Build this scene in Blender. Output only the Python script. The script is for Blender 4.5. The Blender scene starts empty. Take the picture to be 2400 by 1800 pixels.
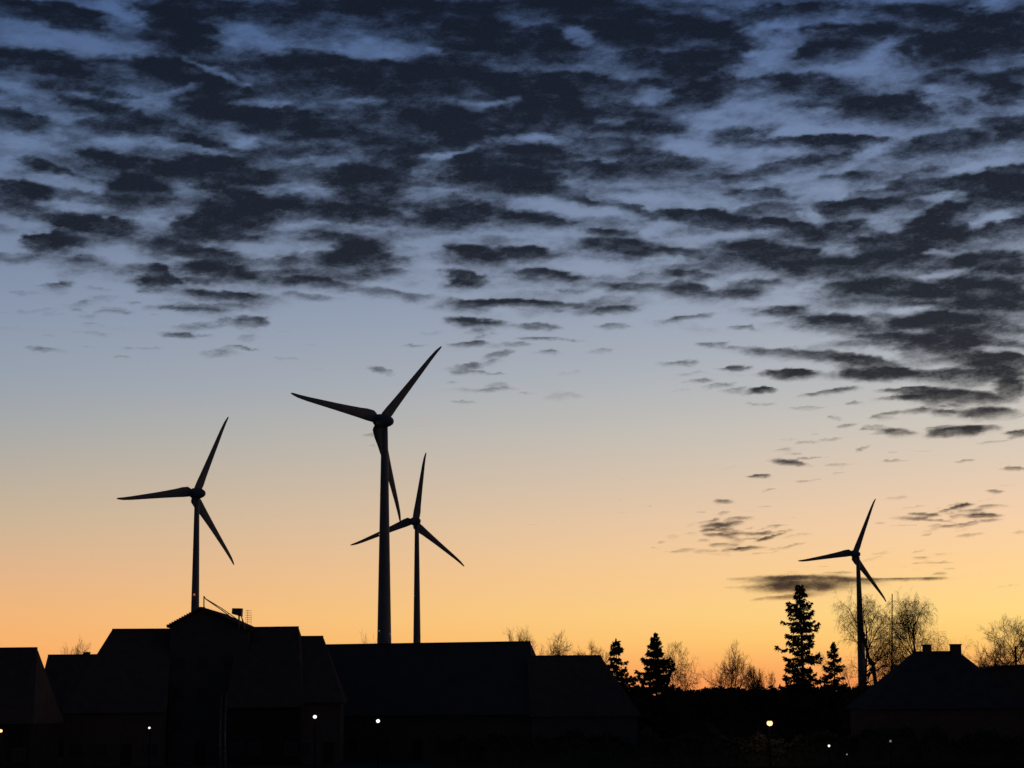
import bpy, math, random
import numpy as np
from mathutils import Vector, Matrix
R = math.radians
sc = bpy.context.scene
col = sc.collection
random.seed(7)

# ------------------------------------------------------------------ camera
FPX = 4600.0                       # focal length in pixels of the 2400 px wide photograph
EYE = Vector((0, 0, 6.0))
PITCH = math.atan(740 / FPX)
ROLL = R(0.5)
fwd = Vector((0, math.cos(PITCH), math.sin(PITCH)))
r0 = Vector((1, 0, 0)); u0 = r0.cross(fwd)
cr, sr = math.cos(ROLL), math.sin(ROLL)
RT = cr * r0 - sr * u0
UP = sr * r0 + cr * u0
cam_data = bpy.data.cameras.new('camera')
cam = bpy.data.objects.new('camera', cam_data)
col.objects.link(cam)
m = Matrix((RT, UP, -fwd)).transposed().to_4x4()
m.translation = EYE
cam.matrix_world = m
cam_data.sensor_width = 36.0
cam_data.lens = FPX / 2400 * 36
cam_data.clip_start = 0.5
cam_data.clip_end = 200000
sc.camera = cam

def ray(px, py):
    """world direction of a photo pixel, scaled to unit horizontal length"""
    d = fwd + RT * ((px - 1200) / FPX) - UP * ((py - 900) / FPX)
    return d / math.hypot(d.x, d.y)
def at(px, py, dist):
    return EYE + ray(px, py) * dist
def at_z(px, py, z):
    d = ray(px, py)
    return EYE + d * ((z - EYE.z) / d.z)
def ground(px, dist, z=0.0):
    p = at(px, 1640, dist)
    return Vector((p.x, p.y, z))

# ------------------------------------------------------------------ dusk sky
def lin(c):
    return tuple(((v / 255) / 12.92 if v / 255 <= .04045 else ((v / 255 + .055) / 1.055) ** 2.4) for v in c) + (1,)
world = bpy.data.worlds.new("World"); sc.world = world; world.use_nodes = True
nt = world.node_tree; N = nt.nodes; L = nt.links
for n in list(N): N.remove(n)
out = N.new('ShaderNodeOutputWorld')
def mth(op, a, b=None, c=None, tree=None, clamp=False):
    t = tree or nt
    n = t.nodes.new('ShaderNodeMath'); n.operation = op; n.use_clamp = clamp
    for i, v in enumerate((a, b, c)):
        if v is None: continue
        if isinstance(v, (int, float)): n.inputs[i].default_value = v
        else: t.links.new(v, n.inputs[i])
    return n.outputs[0]
tc = N.new('ShaderNodeTexCoord'); sp = N.new('ShaderNodeSeparateXYZ'); L.new(tc.outputs['Generated'], sp.inputs[0])
elev = mth('ARCSINE', sp.outputs[2])
epos = mth('SQRT', mth('MAXIMUM', mth('DIVIDE', elev, math.pi / 2), 0.0))
azim = mth('ARCTAN2', sp.outputs[0], sp.outputs[1])
GLOW_AZ = R(26)
dlt = mth('ABSOLUTE', mth('WRAP', mth('SUBTRACT', azim, GLOW_AZ), math.pi, -math.pi))
def ramp(stops):
    n = N.new('ShaderNodeValToRGB'); L.new(epos, n.inputs[0])
    r = n.color_ramp; r.interpolation = 'B_SPLINE' if False else 'LINEAR'
    pts = [(math.sqrt(math.atan(h / FPX) / (math.pi / 2)), c) for h, c in stops]
    while len(r.elements) < len(pts): r.elements.new(0.5)
    for e, (p, c) in zip(r.elements, pts):
        e.position = p; e.color = lin(c)
    return n.outputs[0]
ZEN = [(2600, (46, 68, 112)), (4600, (28, 46, 90)), (12000, (15, 26, 58)), (600000, (10, 18, 44))]
near = ramp([(0, (252, 142, 80)), (40, (254, 160, 90)), (80, (255, 183, 102)), (130, (255, 206, 116)), (190, (255, 217, 134)), (300, (255, 211, 150)),
             (400, (246, 207, 168)), (500, (229, 203, 178)), (620, (208, 199, 187)), (740, (187, 188, 190)), (900, (161, 170, 186)),
             (1100, (135, 150, 177)), (1350, (113, 132, 168)), (1640, (86, 110, 154))] + ZEN)
side = ramp([(0, (236, 140, 80)), (60, (245, 160, 92)), (130, (248, 177, 108)), (200, (241, 180, 120)), (300, (224, 179, 138)),
             (420, (201, 178, 150)), (540, (181, 172, 160)), (640, (164, 166, 167)), (740, (150, 159, 172)), (900, (135, 148, 170)),
             (1100, (116, 132, 160)), (1350, (97, 119, 155)), (1640, (73, 97, 139))] + ZEN)
back = ramp([(0, (50, 46, 52)), (150, (60, 54, 60)), (350, (60, 57, 66)), (700, (54, 58, 72)), (1300, (46, 54, 76)), (2600, (34, 46, 76)),
             (4600, (24, 38, 72)), (12000, (15, 26, 58)), (600000, (10, 18, 44))])
def mixc(f, a, b, tree=None):
    t = tree or nt
    n = t.nodes.new('ShaderNodeMix'); n.data_type = 'RGBA'; t.links.new(f, n.inputs[0])
    t.links.new(a, n.inputs[6]); t.links.new(b, n.inputs[7]); return n.outputs[2]
def smap(v, a, b, tree=None, kind='SMOOTHSTEP', lo=0.0, hi=1.0):
    t = tree or nt
    n = t.nodes.new('ShaderNodeMapRange'); n.interpolation_type = kind
    t.links.new(v, n.inputs[0]); n.inputs[1].default_value = a; n.inputs[2].default_value = b
    n.inputs[3].default_value = lo; n.inputs[4].default_value = hi
    return n.outputs[0]
c1 = mixc(smap(dlt, R(10), R(41), kind='LINEAR'), near, side)
c2 = mixc(smap(dlt, R(41), R(135)), c1, back)
nish = N.new('ShaderNodeTexSky'); nish.sky_type = 'NISHITA'; nish.sun_disc = False
nish.sun_elevation = R(-3.0); nish.sun_rotation = GLOW_AZ
nish.dust_density = 1.5
bg_n = N.new('ShaderNodeBackground'); L.new(nish.outputs[0], bg_n.inputs[0]); bg_n.inputs[1].default_value = 0.05
bg_r = N.new('ShaderNodeBackground'); L.new(c2, bg_r.inputs[0]); bg_r.inputs[1].default_value = 1.0
add = N.new('ShaderNodeAddShader'); L.new(bg_n.outputs[0], add.inputs[0]); L.new(bg_r.outputs[0], add.inputs[1])
L.new(add.outputs[0], out.inputs[0])
# the sun is below the horizon: no sun lamp
sc.view_settings.view_transform = 'Standard'; sc.view_settings.look = 'None'
sc.view_settings.exposure = 0; sc.view_settings.gamma = 1; sc.view_settings.use_curve_mapping = False

# ------------------------------------------------------------------ materials
def mat(name, color, rough=0.8, color2=None, scale=2.0, metallic=0.0, emit=None, bump=0.0, bscale=20.0, stretch=None):
    mt = bpy.data.materials.new(name); mt.use_nodes = True
    t = mt.node_tree; b = t.nodes['Principled BSDF']
    b.inputs['Base Color'].default_value = (*color, 1); b.inputs['Roughness'].default_value = rough
    b.inputs['Metallic'].default_value = metallic; b.inputs['Specular IOR Level'].default_value = 0.3 if rough < .9 else 0.0
    co = t.nodes.new('ShaderNodeTexCoord')
    src = co.outputs['Object']
    if stretch:
        mp = t.nodes.new('ShaderNodeMapping'); mp.inputs['Scale'].default_value = stretch
        t.links.new(src, mp.inputs[0]); src = mp.outputs[0]
    if color2:
        n = t.nodes.new('ShaderNodeTexNoise'); n.inputs['Scale'].default_value = scale; n.inputs['Detail'].default_value = 5
        t.links.new(src, n.inputs['Vector'])
        r = t.nodes.new('ShaderNodeValToRGB'); r.color_ramp.elements[0].position = .3; r.color_ramp.elements[1].position = .7
        r.color_ramp.elements[0].color = (*color, 1); r.color_ramp.elements[1].color = (*color2, 1)
        t.links.new(n.outputs[0], r.inputs[0]); t.links.new(r.outputs[0], b.inputs['Base Color'])
    if bump:
        n = t.nodes.new('ShaderNodeTexNoise'); n.inputs['Scale'].default_value = bscale
        t.links.new(src, n.inputs['Vector'])
        bp = t.nodes.new('ShaderNodeBump'); bp.inputs['Strength'].default_value = bump
        t.links.new(n.outputs[0], bp.inputs['Height']); t.links.new(bp.outputs[0], b.inputs['Normal'])
    if emit:
        b.inputs['Emission Color'].default_value = (*emit[0], 1); b.inputs['Emission Strength'].default_value = emit[1]
    return mt
M = dict(
    grass=mat('grass', (.07, .08, .05), .95, (.10, .10, .07), .15, bump=.4, bscale=3),
    asphalt=mat('asphalt', (.045, .045, .048), .9, (.06, .06, .06), 1.5, bump=.3),
    steel_paint=mat('turbine_paint', (.20, .20, .195), .6, (.24, .235, .225), .4),
    tile=mat('roof_tile', (.11, .085, .07), .95, (.15, .115, .09), 1.2, bump=.5, bscale=6),
    tile_dark=mat('slate_roof', (.075, .075, .07), .95, (.105, .10, .095), 1.4, bump=.5, bscale=6),
    sheet=mat('corrugated_sheet', (.10, .095, .08), .92, (.14, .125, .10), .8, bump=.3, bscale=4),
    brick=mat('brick_wall', (.13, .10, .08), .95, (.16, .125, .10), 3, bump=.5, bscale=14),
    render=mat('rendered_wall', (.11, .11, .10), .95, (.14, .135, .12), .7, bump=.2),
    wood=mat('dark_wood', (.05, .04, .032), .9, (.07, .058, .045), 3, stretch=(1, 1, .1)),
    glass=mat('window_glass', (.05, .05, .05), .3),
    white=mat('window_frame', (.10, .10, .095), .7, (.13, .13, .12), 4),
    pole=mat('dark_pole_paint', (.015, .016, .015), .9),
    metal=mat('weathered_metal', (.12, .10, .09), .5, (.18, .15, .12), 6, metallic=.4),
    bark=mat('bark', (.07, .055, .042), .95, (.11, .09, .07), 5, bump=.6, stretch=(1, 1, .2)),
    twig=mat('twig_bark', (.12, .065, .04), .9, (.16, .09, .055), 3),
    birch=mat('birch_bark', (.30, .28, .26), .8, (.12, .11, .10), 1.6, stretch=(1, 1, 3)),
    needle=mat('conifer_needles', (.05, .062, .038), .9, (.09, .10, .06), .9),
    hedge=mat('hedge_leaves', (.09, .10, .065), .95, (.12, .12, .08), .8),
    lamp_cold=mat('lamp_glow_white', (.8, .8, .8), .4, emit=((1.0, .96, .86), 1.6)),
    lamp_warm=mat('lamp_glow_warm', (.8, .7, .5), .4, emit=((1.0, .60, .22), 1.7)),
    lamp_dim=mat('lamp_glow_dim', (.6, .6, .6), .4, emit=((.75, .85, .9), .22)),
    lamp_red=mat('lamp_glow_red', (.4, .05, .02), .4, emit=((1.0, .16, .04), .5)),
)

# ------------------------------------------------------------------ mesh helpers
def tag(o, label=None, cat=None, group=None, kind=None):
    if label: o['label'] = label
    if cat: o['category'] = cat
    if group: o['group'] = group
    if kind: o['kind'] = kind
    return o
def empty(name, loc, rz=0.0, label=None, cat=None, group=None):
    o = bpy.data.objects.new(name, None); o.location = loc; o.rotation_euler.z = rz
    col.objects.link(o); tag(o, label, cat, group); return o
class MB:
    def __init__(s): s.v = []; s.f = []
    def box(s, x0, x1, y0, y1, z0, z1):
        b = len(s.v)
        s.v += [(x, y, z) for z in (z0, z1) for x, y in ((x0, y0), (x1, y0), (x1, y1), (x0, y1))]
        s.f += [tuple(b + i for i in q) for q in ((3, 2, 1, 0), (4, 5, 6, 7), (0, 1, 5, 4), (1, 2, 6, 5), (2, 3, 7, 6), (3, 0, 4, 7))]
        return s
    def ring(s, c, ax, r, n, ph=0.0):
        ax = ax.normalized()
        a = ax.orthogonal().normalized() if abs(ax.z) > .95 else ax.cross(Vector((0, 0, 1))).normalized()
        bb = ax.cross(a); b = len(s.v)
        for i in range(n):
            t = ph + 2 * math.pi * i / n
            s.v.append(tuple(c + (a * math.cos(t) + bb * math.sin(t)) * r))
        return b
    def tube(s, pts, rad, n=6, cap=True):
        pts = [Vector(p) for p in pts]; rs = []
        for i, p in enumerate(pts):
            ax = (pts[min(i + 1, len(pts) - 1)] - pts[max(i - 1, 0)])
            rs.append(s.ring(p, ax if ax.length > 1e-6 else Vector((0, 0, 1)), rad[i], n))
        for a, b in zip(rs, rs[1:]):
            for i in range(n):
                j = (i + 1) % n
                s.f.append((a + i, a + j, b + j, b + i))
        if cap:
            s.f.append(tuple(rs[0] + i for i in range(n))[::-1]); s.f.append(tuple(rs[-1] + i for i in range(n)))
        return s
    def poly(s, pts):
        b = len(s.v); s.v += [tuple(p) for p in pts]; s.f.append(tuple(range(b, b + len(pts)))); return s
    def mesh(s, name, material, smooth=False):
        me = bpy.data.meshes.new(name); me.from_pydata(s.v, [], s.f); me.materials.append(material)
        if smooth: me.polygons.foreach_set('use_smooth', [True] * len(me.polygons))
        me.update(); return me
    def build(s, name, material, parent=None, smooth=False, loc=None):
        o = bpy.data.objects.new(name, s.mesh(name, material, smooth)); col.objects.link(o)
        if parent: o.parent = parent
        if loc is not None: o.location = loc
        return o
def sphere(mb, c, r, seg=12, rings=8, sz=1.0):
    c = Vector(c)
    pts = [c + Vector((0, 0, sz * r * math.cos(math.pi * k / rings))) for k in range(rings + 1)]
    mb.tube(pts, [max(r * math.sin(math.pi * k / rings), 1e-3) for k in range(rings + 1)], seg)
    return mb

# ------------------------------------------------------------------ ground
g = MB(); ng = 96
g.v.append((0, 150, 0))
rings_r = [30, 80, 150, 260, 420, 700, 1200, 2500, 6000, 15000, 40000]
for r_ in rings_r:
    for i in range(ng):
        a = 2 * math.pi * i / ng
        z = 0 if r_ < 260 else math.sin(a * 5 + r_) * min(r_ / 2500, .5)
        g.v.append((r_ * math.cos(a), 150 + r_ * math.sin(a), z))
for i in range(ng): g.f.append((0, 1 + i, 1 + (i + 1) % ng))
for k in range(len(rings_r) - 1):
    for i in range(ng):
        a = 1 + k * ng; b = a + ng; j = (i + 1) % ng
        g.f.append((a + i, b + i, b + j, a + j))
tag(g.build('ground', M['grass']), kind='structure')
rd = MB(); rd.box(-160, 160, 166, 171.5, -.3, .02)
tag(rd.build('road', M['asphalt']), kind='structure')
pv = MB(); pv.box(-160, 160, 171.5, 173.2, -.3, .14)
tag(pv.build('pavement', M['asphalt']), kind='structure')

# ------------------------------------------------------------------ clouds: a broken altocumulus deck 2 km up
CLOUD_H = 2000.0
def px_ang(px, py):
    d = ray(px, py); return math.atan2(d.x, d.y), math.atan(d.z)
rs_ = np.random.RandomState(11)
LAT = rs_.rand(256, 256)
def vnoise(x, y):
    xi = np.floor(x).astype(int); yi = np.floor(y).astype(int); fx = x - xi; fy = y - yi
    fx = fx * fx * fx * (fx * (fx * 6 - 15) + 10); fy = fy * fy * fy * (fy * (fy * 6 - 15) + 10)
    g_ = lambda i, j: LAT[(xi + i) & 255, (yi + j) & 255]
    return (g_(0, 0) * (1 - fx) + g_(1, 0) * fx) * (1 - fy) + (g_(0, 1) * (1 - fx) + g_(1, 1) * fx) * fy
def fbm(x, y, o=4):
    s_ = 0; a = 1.0; t_ = 0
    for k in range(o):
        s_ = s_ + a * vnoise(x + 17.3 * k, y + 5.1 * k); t_ += a
        a *= .5; c_, s2 = .8, .6; x, y = 2 * (c_ * x - s2 * y), 2 * (s2 * x + c_ * y)
    return s_ / t_ * 2 - 1
# shapes noted as (x, y, half width, half height, tilt, strength) in views of quadrants of the sky
Q1D = [(230,55,270,50,5,.95),(760,130,190,130,30,1),(850,40,300,50,0,.9),(1700,30,520,50,0,1),(2050,150,200,90,0,.95),(180,290,280,70,6,1),
(700,300,170,45,15,1),(1500,310,500,80,3,1),(1950,340,380,65,3,1),(480,480,260,45,10,.9),(900,370,170,45,3,.9),(1150,510,450,60,3,1),(1950,540,300,80,5,1),
(1500,585,220,40,0,.85),(850,610,150,28,10,.75),(100,500,150,35,5,.7),(600,725,350,65,5,1),(1000,735,260,50,8,1),(560,830,150,80,0,1),(200,720,90,28,15,.8),
(90,845,140,65,8,1),(400,970,190,50,5,1),(230,1040,130,45,-15,1),(1020,870,160,60,0,1),(930,965,260,75,-8,1),(1300,905,200,26,12,.8),(1550,920,180,40,5,.85),
(1600,790,200,85,5,1),(1750,680,160,60,0,.9),(2080,730,150,80,0,1),(2000,930,190,60,-5,1),(1550,1110,180,80,-8,1),(820,1085,250,40,5,.95),(700,1190,150,38,15,.95),
(650,1215,90,30,0,.9),(950,1170,160,45,5,1),(960,1270,180,22,0,.75),(1700,1270,200,22,4,.6),(1330,1220,200,26,5,.75),(1070,1395,85,34,5,.8),(790,1445,110,14,3,.75),
(240,1235,75,30,-10,.6),(1070,1495,65,11,5,.6),(2070,1100,130,50,5,1),(2000,1190,120,26,10,.8),(2010,1225,100,28,0,.85),(2090,1305,150,24,0,1),(2060,1390,130,24,3,.95),
(2020,1485,95,14,0,.75),(1640,1595,65,17,10,.7),(2140,1530,75,18,-10,.6),(2030,1570,65,15,0,.6),(1880,1435,55,14,0,.35),(480,1350,65,10,0,.4),(600,1500,110,8,0,.4),
(170,1505,60,14,5,.4),(1360,1485,45,7,0,.3),(1240,1555,80,8,3,.3),(840,1330,150,14,0,.55),(100,1260,60,10,0,.3),(430,1245,60,8,0,.3),(330,1440,40,7,0,.25),
(120,1340,60,10,0,.25),(1350,1590,40,7,0,.25),(900,1320,170,16,-2,.5),(1350,1280,120,16,3,.5),(60,1110,110,24,0,.6),(370,1110,80,22,0,.6),(1450,1000,260,30,3,.5),(1250,1130,80,30,0,.5)]
Q1G = [(300,165,350,45,5,1),(520,70,100,60,25,.9),(1120,170,170,55,12,1),(1600,205,150,48,5,.95),(620,440,95,34,-5,1),(780,390,110,18,-10,.8),(1130,437,90,18,0,.85),
(930,305,125,16,22,.9),(120,620,200,38,12,1),(520,610,190,30,-8,.95),(780,630,150,15,8,.8),(1060,625,95,17,-5,.8),(250,785,150,26,5,1),(1940,660,110,14,-8,1),
(1400,690,130,16,-5,.6),(830,820,110,30,12,.8),(1320,830,130,26,12,.9),(1880,840,120,22,-10,.85),(640,960,75,45,0,.8),(310,885,140,18,3,.9),(130,960,120,20,5,.8),
(60,1060,70,45,0,.9),(500,1100,100,40,0,.9),(1270,970,120,18,0,.9),(1560,980,160,16,0,.7),(1850,1050,180,34,-5,.95),(1180,1050,200,20,0,.6),(1850,1180,70,45,0,.9),
(1570,433,100,10,0,.7),(2130,440,90,14,0,.8),(420,15,90,20,0,.6),(1900,215,70,15,10,.5),(360,410,80,18,5,.5),(20,380,60,25,0,.7),(30,710,70,30,0,.8),(770,1115,60,9,0,.6),
(850,1235,170,16,0,.8),(2150,590,50,20,-30,.4),(1830,760,60,30,50,.4),(1250,690,60,12,0,.4),(2080,1000,60,25,0,.5)]
Q2D = [(380,50,370,60,8,1),(830,140,190,95,5,1),(830,270,200,50,-10,.95),(820,400,170,55,-10,.95),(400,130,250,60,0,.8),(130,160,140,60,0,.85),(200,350,260,50,3,1),
(170,490,210,75,3,1),(550,360,130,34,0,.7),(550,560,190,36,0,.7),(500,480,210,45,0,.65),(1250,30,220,30,0,.8),(1450,140,260,45,3,.9),(1350,210,160,45,-5,.95),
(1800,60,260,50,8,.85),(1950,200,290,75,3,1),(2100,110,160,60,0,.9),(1270,375,130,50,0,.55),(1420,385,95,38,0,.6),(1600,465,310,60,4,.95),(1880,340,160,44,0,.7),
(2140,400,80,65,0,.9),(1000,575,150,42,5,.8),(1350,600,280,22,2,.85),(1870,620,230,55,-5,.8),(2170,570,75,45,0,.9),(600,690,160,45,8,.9),(90,680,150,55,0,.95),
(430,740,120,36,0,.75),(1180,715,180,28,-8,.7),(1400,680,100,22,-15,.5),(80,780,140,55,3,.9),(1480,760,140,26,0,.75),(1080,830,140,30,5,.75),(930,740,80,26,0,.4),
(2000,790,260,55,3,1),(2150,850,130,60,0,1),(1750,770,100,32,-12,.7),(530,900,120,26,15,.8),(330,870,110,18,10,.7),(1480,880,230,32,0,1),(850,935,200,42,6,1),
(1130,970,190,32,10,.9),(100,940,160,22,8,.7),(1850,930,150,55,-20,1),(1400,985,170,42,0,1),(2120,970,120,26,-5,.9),(450,1065,220,42,5,1),(420,1000,110,26,0,.9),
(700,1090,120,20,5,.8),(60,1090,130,34,5,1),(1130,1100,270,62,8,1),(1300,1155,210,44,5,1),(1750,1040,350,44,-3,.9),(1600,1130,220,50,0,1),(2050,1130,200,55,0,1),
(180,1190,200,26,5,.8),(760,1180,120,20,8,.7),(550,1240,210,22,2,.75),(790,1250,90,34,10,.8),(1070,1240,140,36,0,.75),(1550,1250,230,55,0,1),(1900,1260,310,62,5,1),
(2130,1310,150,45,0,.95),(120,1310,190,22,3,.95),(430,1335,130,24,-3,.8),(770,1360,120,16,-6,.7),(1190,1345,150,22,0,.75),(420,1402,90,13,0,.6),(110,1405,110,16,3,.7),
(1400,1395,160,48,5,.95),(1850,1400,310,50,0,1),(1010,1412,65,12,3,.6),(150,1460,150,10,3,.55),(1900,1490,230,65,5,1),(2100,1560,170,45,5,1),(1230,1530,230,28,5,.9),
(1500,1560,160,30,5,.95),(880,1482,65,13,5,.6),(700,1570,95,13,0,.6),(950,1585,85,11,0,.6),(150,1520,90,13,0,.55),(1180,1610,105,26,3,1),(1560,1610,170,28,0,1),
(2000,1620,210,40,0,1),(1200,320,60,22,0,.4),(1100,400,120,20,-12,.35),(1050,300,90,18,0,.3),(1650,850,120,18,-8,.4),(260,1250,100,12,0,.3),(1600,1450,130,20,0,.7),(1480,1480,160,14,0,.5)]
Q2G = [(300,150,75,40,18,.95),(880,60,80,20,0,.7),(1130,115,90,24,-8,.85),(1100,230,130,60,-20,.9),(1630,220,80,60,-35,.95),(1450,290,130,24,0,.85),(940,490,200,55,-18,.85),
(1210,495,150,34,0,.85),(120,595,130,20,5,1),(600,400,90,20,10,.5),(1850,440,75,32,20,.85),(720,640,130,32,-10,.8),(1230,565,200,18,0,.85),(1530,670,130,30,-32,.8),
(1150,655,150,18,0,.8),(2000,722,200,18,-5,1),(300,915,180,38,12,.85),(100,870,100,22,0,.8),(650,860,150,28,0,.8),(1280,920,70,34,35,.85),(1600,970,65,20,12,.8),
(1850,850,110,18,0,1),(2060,950,100,22,-18,1),(1410,1080,60,30,0,.9),(200,1030,170,34,0,.95),(600,985,110,30,0,.9),(420,1150,210,24,2,.95),(900,1015,150,18,-5,.9),
(1850,1092,120,14,0,.9),(1850,1180,95,20,-8,.95),(1230,1255,100,26,0,.9),(1700,1345,90,18,0,.9),(2110,1505,100,17,8,1),(1620,1530,60,18,15,.9),(1300,1480,220,14,0,.9),
(30,440,40,30,-30,.6),(420,520,60,14,0,.5),(2100,20,90,30,0,.8),(1340,130,80,12,0,.5),(2150,640,70,25,0,.6),(1950,520,80,25,20,.7),(1560,1380,60,12,0,.5),(1720,1430,60,10,0,.4)]
Q3D = [(860,62,160,32,3,1),(1420,60,260,42,3,1),(700,160,95,22,0,1),(320,105,85,15,0,.75),(540,25,90,14,0,.6),(1080,170,170,20,-8,.85),(1800,200,290,52,6,1),
(2130,150,100,60,0,1),(1560,150,170,16,0,.9),(1560,200,200,14,0,.8),(1990,290,180,36,3,1),(1850,390,180,32,-3,1),(1480,400,105,28,3,.85),(2150,400,80,18,0,.85),(700,240,90,9,2,.5),
(960,262,110,11,0,.6),(1430,290,80,16,-5,.7),(1600,275,110,20,0,.7),(1740,290,70,22,0,.8),(1080,435,85,14,-5,.5),(870,575,110,18,8,.9),(680,652,65,13,-3,.9),(950,548,110,7,-4,.65),
(1300,490,55,12,-18,.5),(2020,455,95,9,-6,.6),(1880,562,65,10,0,.7),(2150,605,80,13,0,.75),(2040,740,48,13,0,.75),(1830,832,95,11,-8,.85),(1640,870,85,13,5,.9),
(1980,880,95,17,0,.95),(1700,905,95,9,5,.8),(1900,925,175,11,-5,.75),(1570,828,90,8,-5,.4),(1400,920,38,7,0,.5),(1490,937,50,6,0,.4),(1200,355,60,8,0,.3),(860,435,60,7,0,.3),(850,492,60,7,-3,.4),
(400,965,45,9,0,.75),(560,985,130,11,-4,.75),(540,1020,60,20,10,.6),(760,1005,95,10,-13,.75),(450,1050,60,11,-4,.7),(600,1070,115,13,-3,.85),(900,1045,60,8,-10,.65),(790,940,65,7,0,.6),
(180,1000,55,16,0,.35),(170,1085,55,8,0,.35),(370,1025,45,10,0,.5),(720,955,60,6,-6,.5),(840,970,50,8,-5,.6),(560,915,130,5,-3,.3),(440,890,50,6,-12,.35),(860,892,70,5,0,.35),(280,940,30,16,0,.3),
(700,1095,90,5,-5,.4),
(980,1258,370,38,2,1),(900,1300,270,42,0,.95),(1480,1246,310,12,0,.85),(820,1352,180,15,-3,.8),(1130,1212,115,10,0,.55),(580,1290,120,10,0,.5),(560,1240,80,8,0,.3),(880,1205,60,7,0,.3),
(370,1275,50,7,0,.25),(950,1172,50,6,0,.35),(1080,1170,50,5,0,.35),(1600,1122,52,12,0,.5),(1720,1153,75,8,0,.65),(1600,1085,52,7,-6,.5),(1780,1187,42,7,0,.5),(1390,1122,34,5,0,.3),(1910,1120,40,5,0,.25),
(1700,1215,70,5,0,.3),(1900,1215,70,4,0,.25),(2120,1285,100,5,-6,.3),(950,682,55,7,0,.5),(1030,672,35,5,0,.3),(750,735,48,8,-10,.5),(720,828,50,6,-4,.35),(630,855,40,5,0,.3),(1140,632,40,6,0,.4),
(1180,600,50,6,0,.3),(2110,705,60,6,0,.3),(2000,790,60,5,-6,.3),(100,762,35,4,0,.25),(1360,410,40,8,0,.4),(1620,505,80,7,0,.4),(20,985,40,6,0,.2),(2140,825,50,4,0,.2),(2100,580,80,5,0,.2)]
def conv(lst, sx, ox, oy):
    o_ = []
    for (x, y, w, h, t, s_) in lst:
        px, py = ox + x / sx, oy + y / sx
        th, e = px_ang(px, py)
        o_.append((th, e, w / sx / FPX, h / sx / FPX, -R(t), s_))
    return o_
darks = conv(Q1D, 1.843, 0, 0) + conv(Q2D, 1.843, 1200, 0) + conv(Q3D, 2.458, 1500, 850)
# two faint rows right of the tallest turbine
darks += conv([(1130,913,90,6,0,.4),(1310,917,45,6,0,.3),(860,1019,26,5,0,.5),(870,1045,16,3,0,.3),(985,999,20,3,0,.25),(1250,1230,22,3,0,.3),(1430,1190,25,3,0,.2)], 1.0, 0, 0)
gaps = conv(Q1G, 1.843, 0, 0) + conv(Q2G, 1.843, 1200, 0)
BX = [-200, 0, 200, 400, 600, 800, 1000, 1200, 1400, 1600, 1800, 2000, 2200, 2400, 2600]
BY = [-200, 0, 150, 300, 450, 560, 640, 720, 820, 920, 1000]
BV = [[.8,.8,.8,.9,.9,.95,.95,.95,.95,.9,.8,.8,.8,.85,.85],
[.75,.7,.62,.85,.9,.95,1,1,.95,.95,.75,.75,.8,.85,.85],
[.6,.6,.6,.8,.85,.9,.98,.98,.95,.9,.6,.65,.75,.8,.8],
[.6,.55,.55,.8,.88,.9,.92,.92,.85,.62,.5,.55,.62,.7,.7],
[.6,.6,.62,.78,.75,.75,.8,.75,.6,.5,.46,.52,.68,.78,.78],
[.45,.42,.42,.6,.62,.62,.6,.5,.46,.46,.55,.62,.75,.85,.85],
[.16,.16,.18,.48,.52,.46,.42,.44,.38,.42,.48,.62,.78,.85,.85],
[.1,.12,.12,.2,.2,.12,.14,.24,.22,.18,.3,.5,.75,.85,.85],
[.02,.04,.04,.04,.04,.0,.08,.1,.02,.05,.12,.3,.6,.8,.8],
[0,0,0,0,0,0,0,0,0,0,0,.08,.2,.5,.55],
[0]*15]
BV = np.array(BV)
az_in = np.arange(R(-16.2), R(16.6), R(0.04))
azs = np.concatenate([np.arange(-math.pi, R(-16.2), R(2.0)), az_in, np.arange(R(18), math.pi + .001, R(2.0))])
es = np.concatenate([np.arange(R(2.2), R(20.6), R(0.042)), np.arange(R(21.2), R(88), R(2.2))])
A, Ee = np.meshgrid(azs, es)
# base cover, looked up in azimuth / elevation
bx = np.array([px_ang(x, 700)[0] for x in BX]); by = np.array([px_ang(1200, y)[1] for y in BY])
def bilin(A, Ee):
    ix = np.clip(np.searchsorted(bx, A) - 1, 0, len(bx) - 2); fx = np.clip((A - bx[ix]) / (bx[ix + 1] - bx[ix]), 0, 1)
    rb = by[::-1]; rv = BV[::-1]
    iy = np.clip(np.searchsorted(rb, Ee) - 1, 0, len(rb) - 2); fy = np.clip((Ee - rb[iy]) / (rb[iy + 1] - rb[iy]), 0, 1)
    return (rv[iy, ix] * (1 - fx) + rv[iy, ix + 1] * fx) * (1 - fy) + (rv[iy + 1, ix] * (1 - fx) + rv[iy + 1, ix + 1] * fx) * fy
base = bilin(A, Ee)
outside = (np.abs(A) > R(16.5)) | (Ee > R(20.6))
rr = CLOUD_H / np.tan(Ee)
X = rr * np.sin(A); Y = rr * np.cos(A)
wn = fbm(X / 900 + 40, Y / 900 + 90, 3)
far_fade = np.clip((Ee - R(4)) / R(8), 0, 1)
base = np.where(outside, np.clip(.62 + .5 * wn, 0, 1) * (.15 + .85 * far_fade), base)
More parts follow.
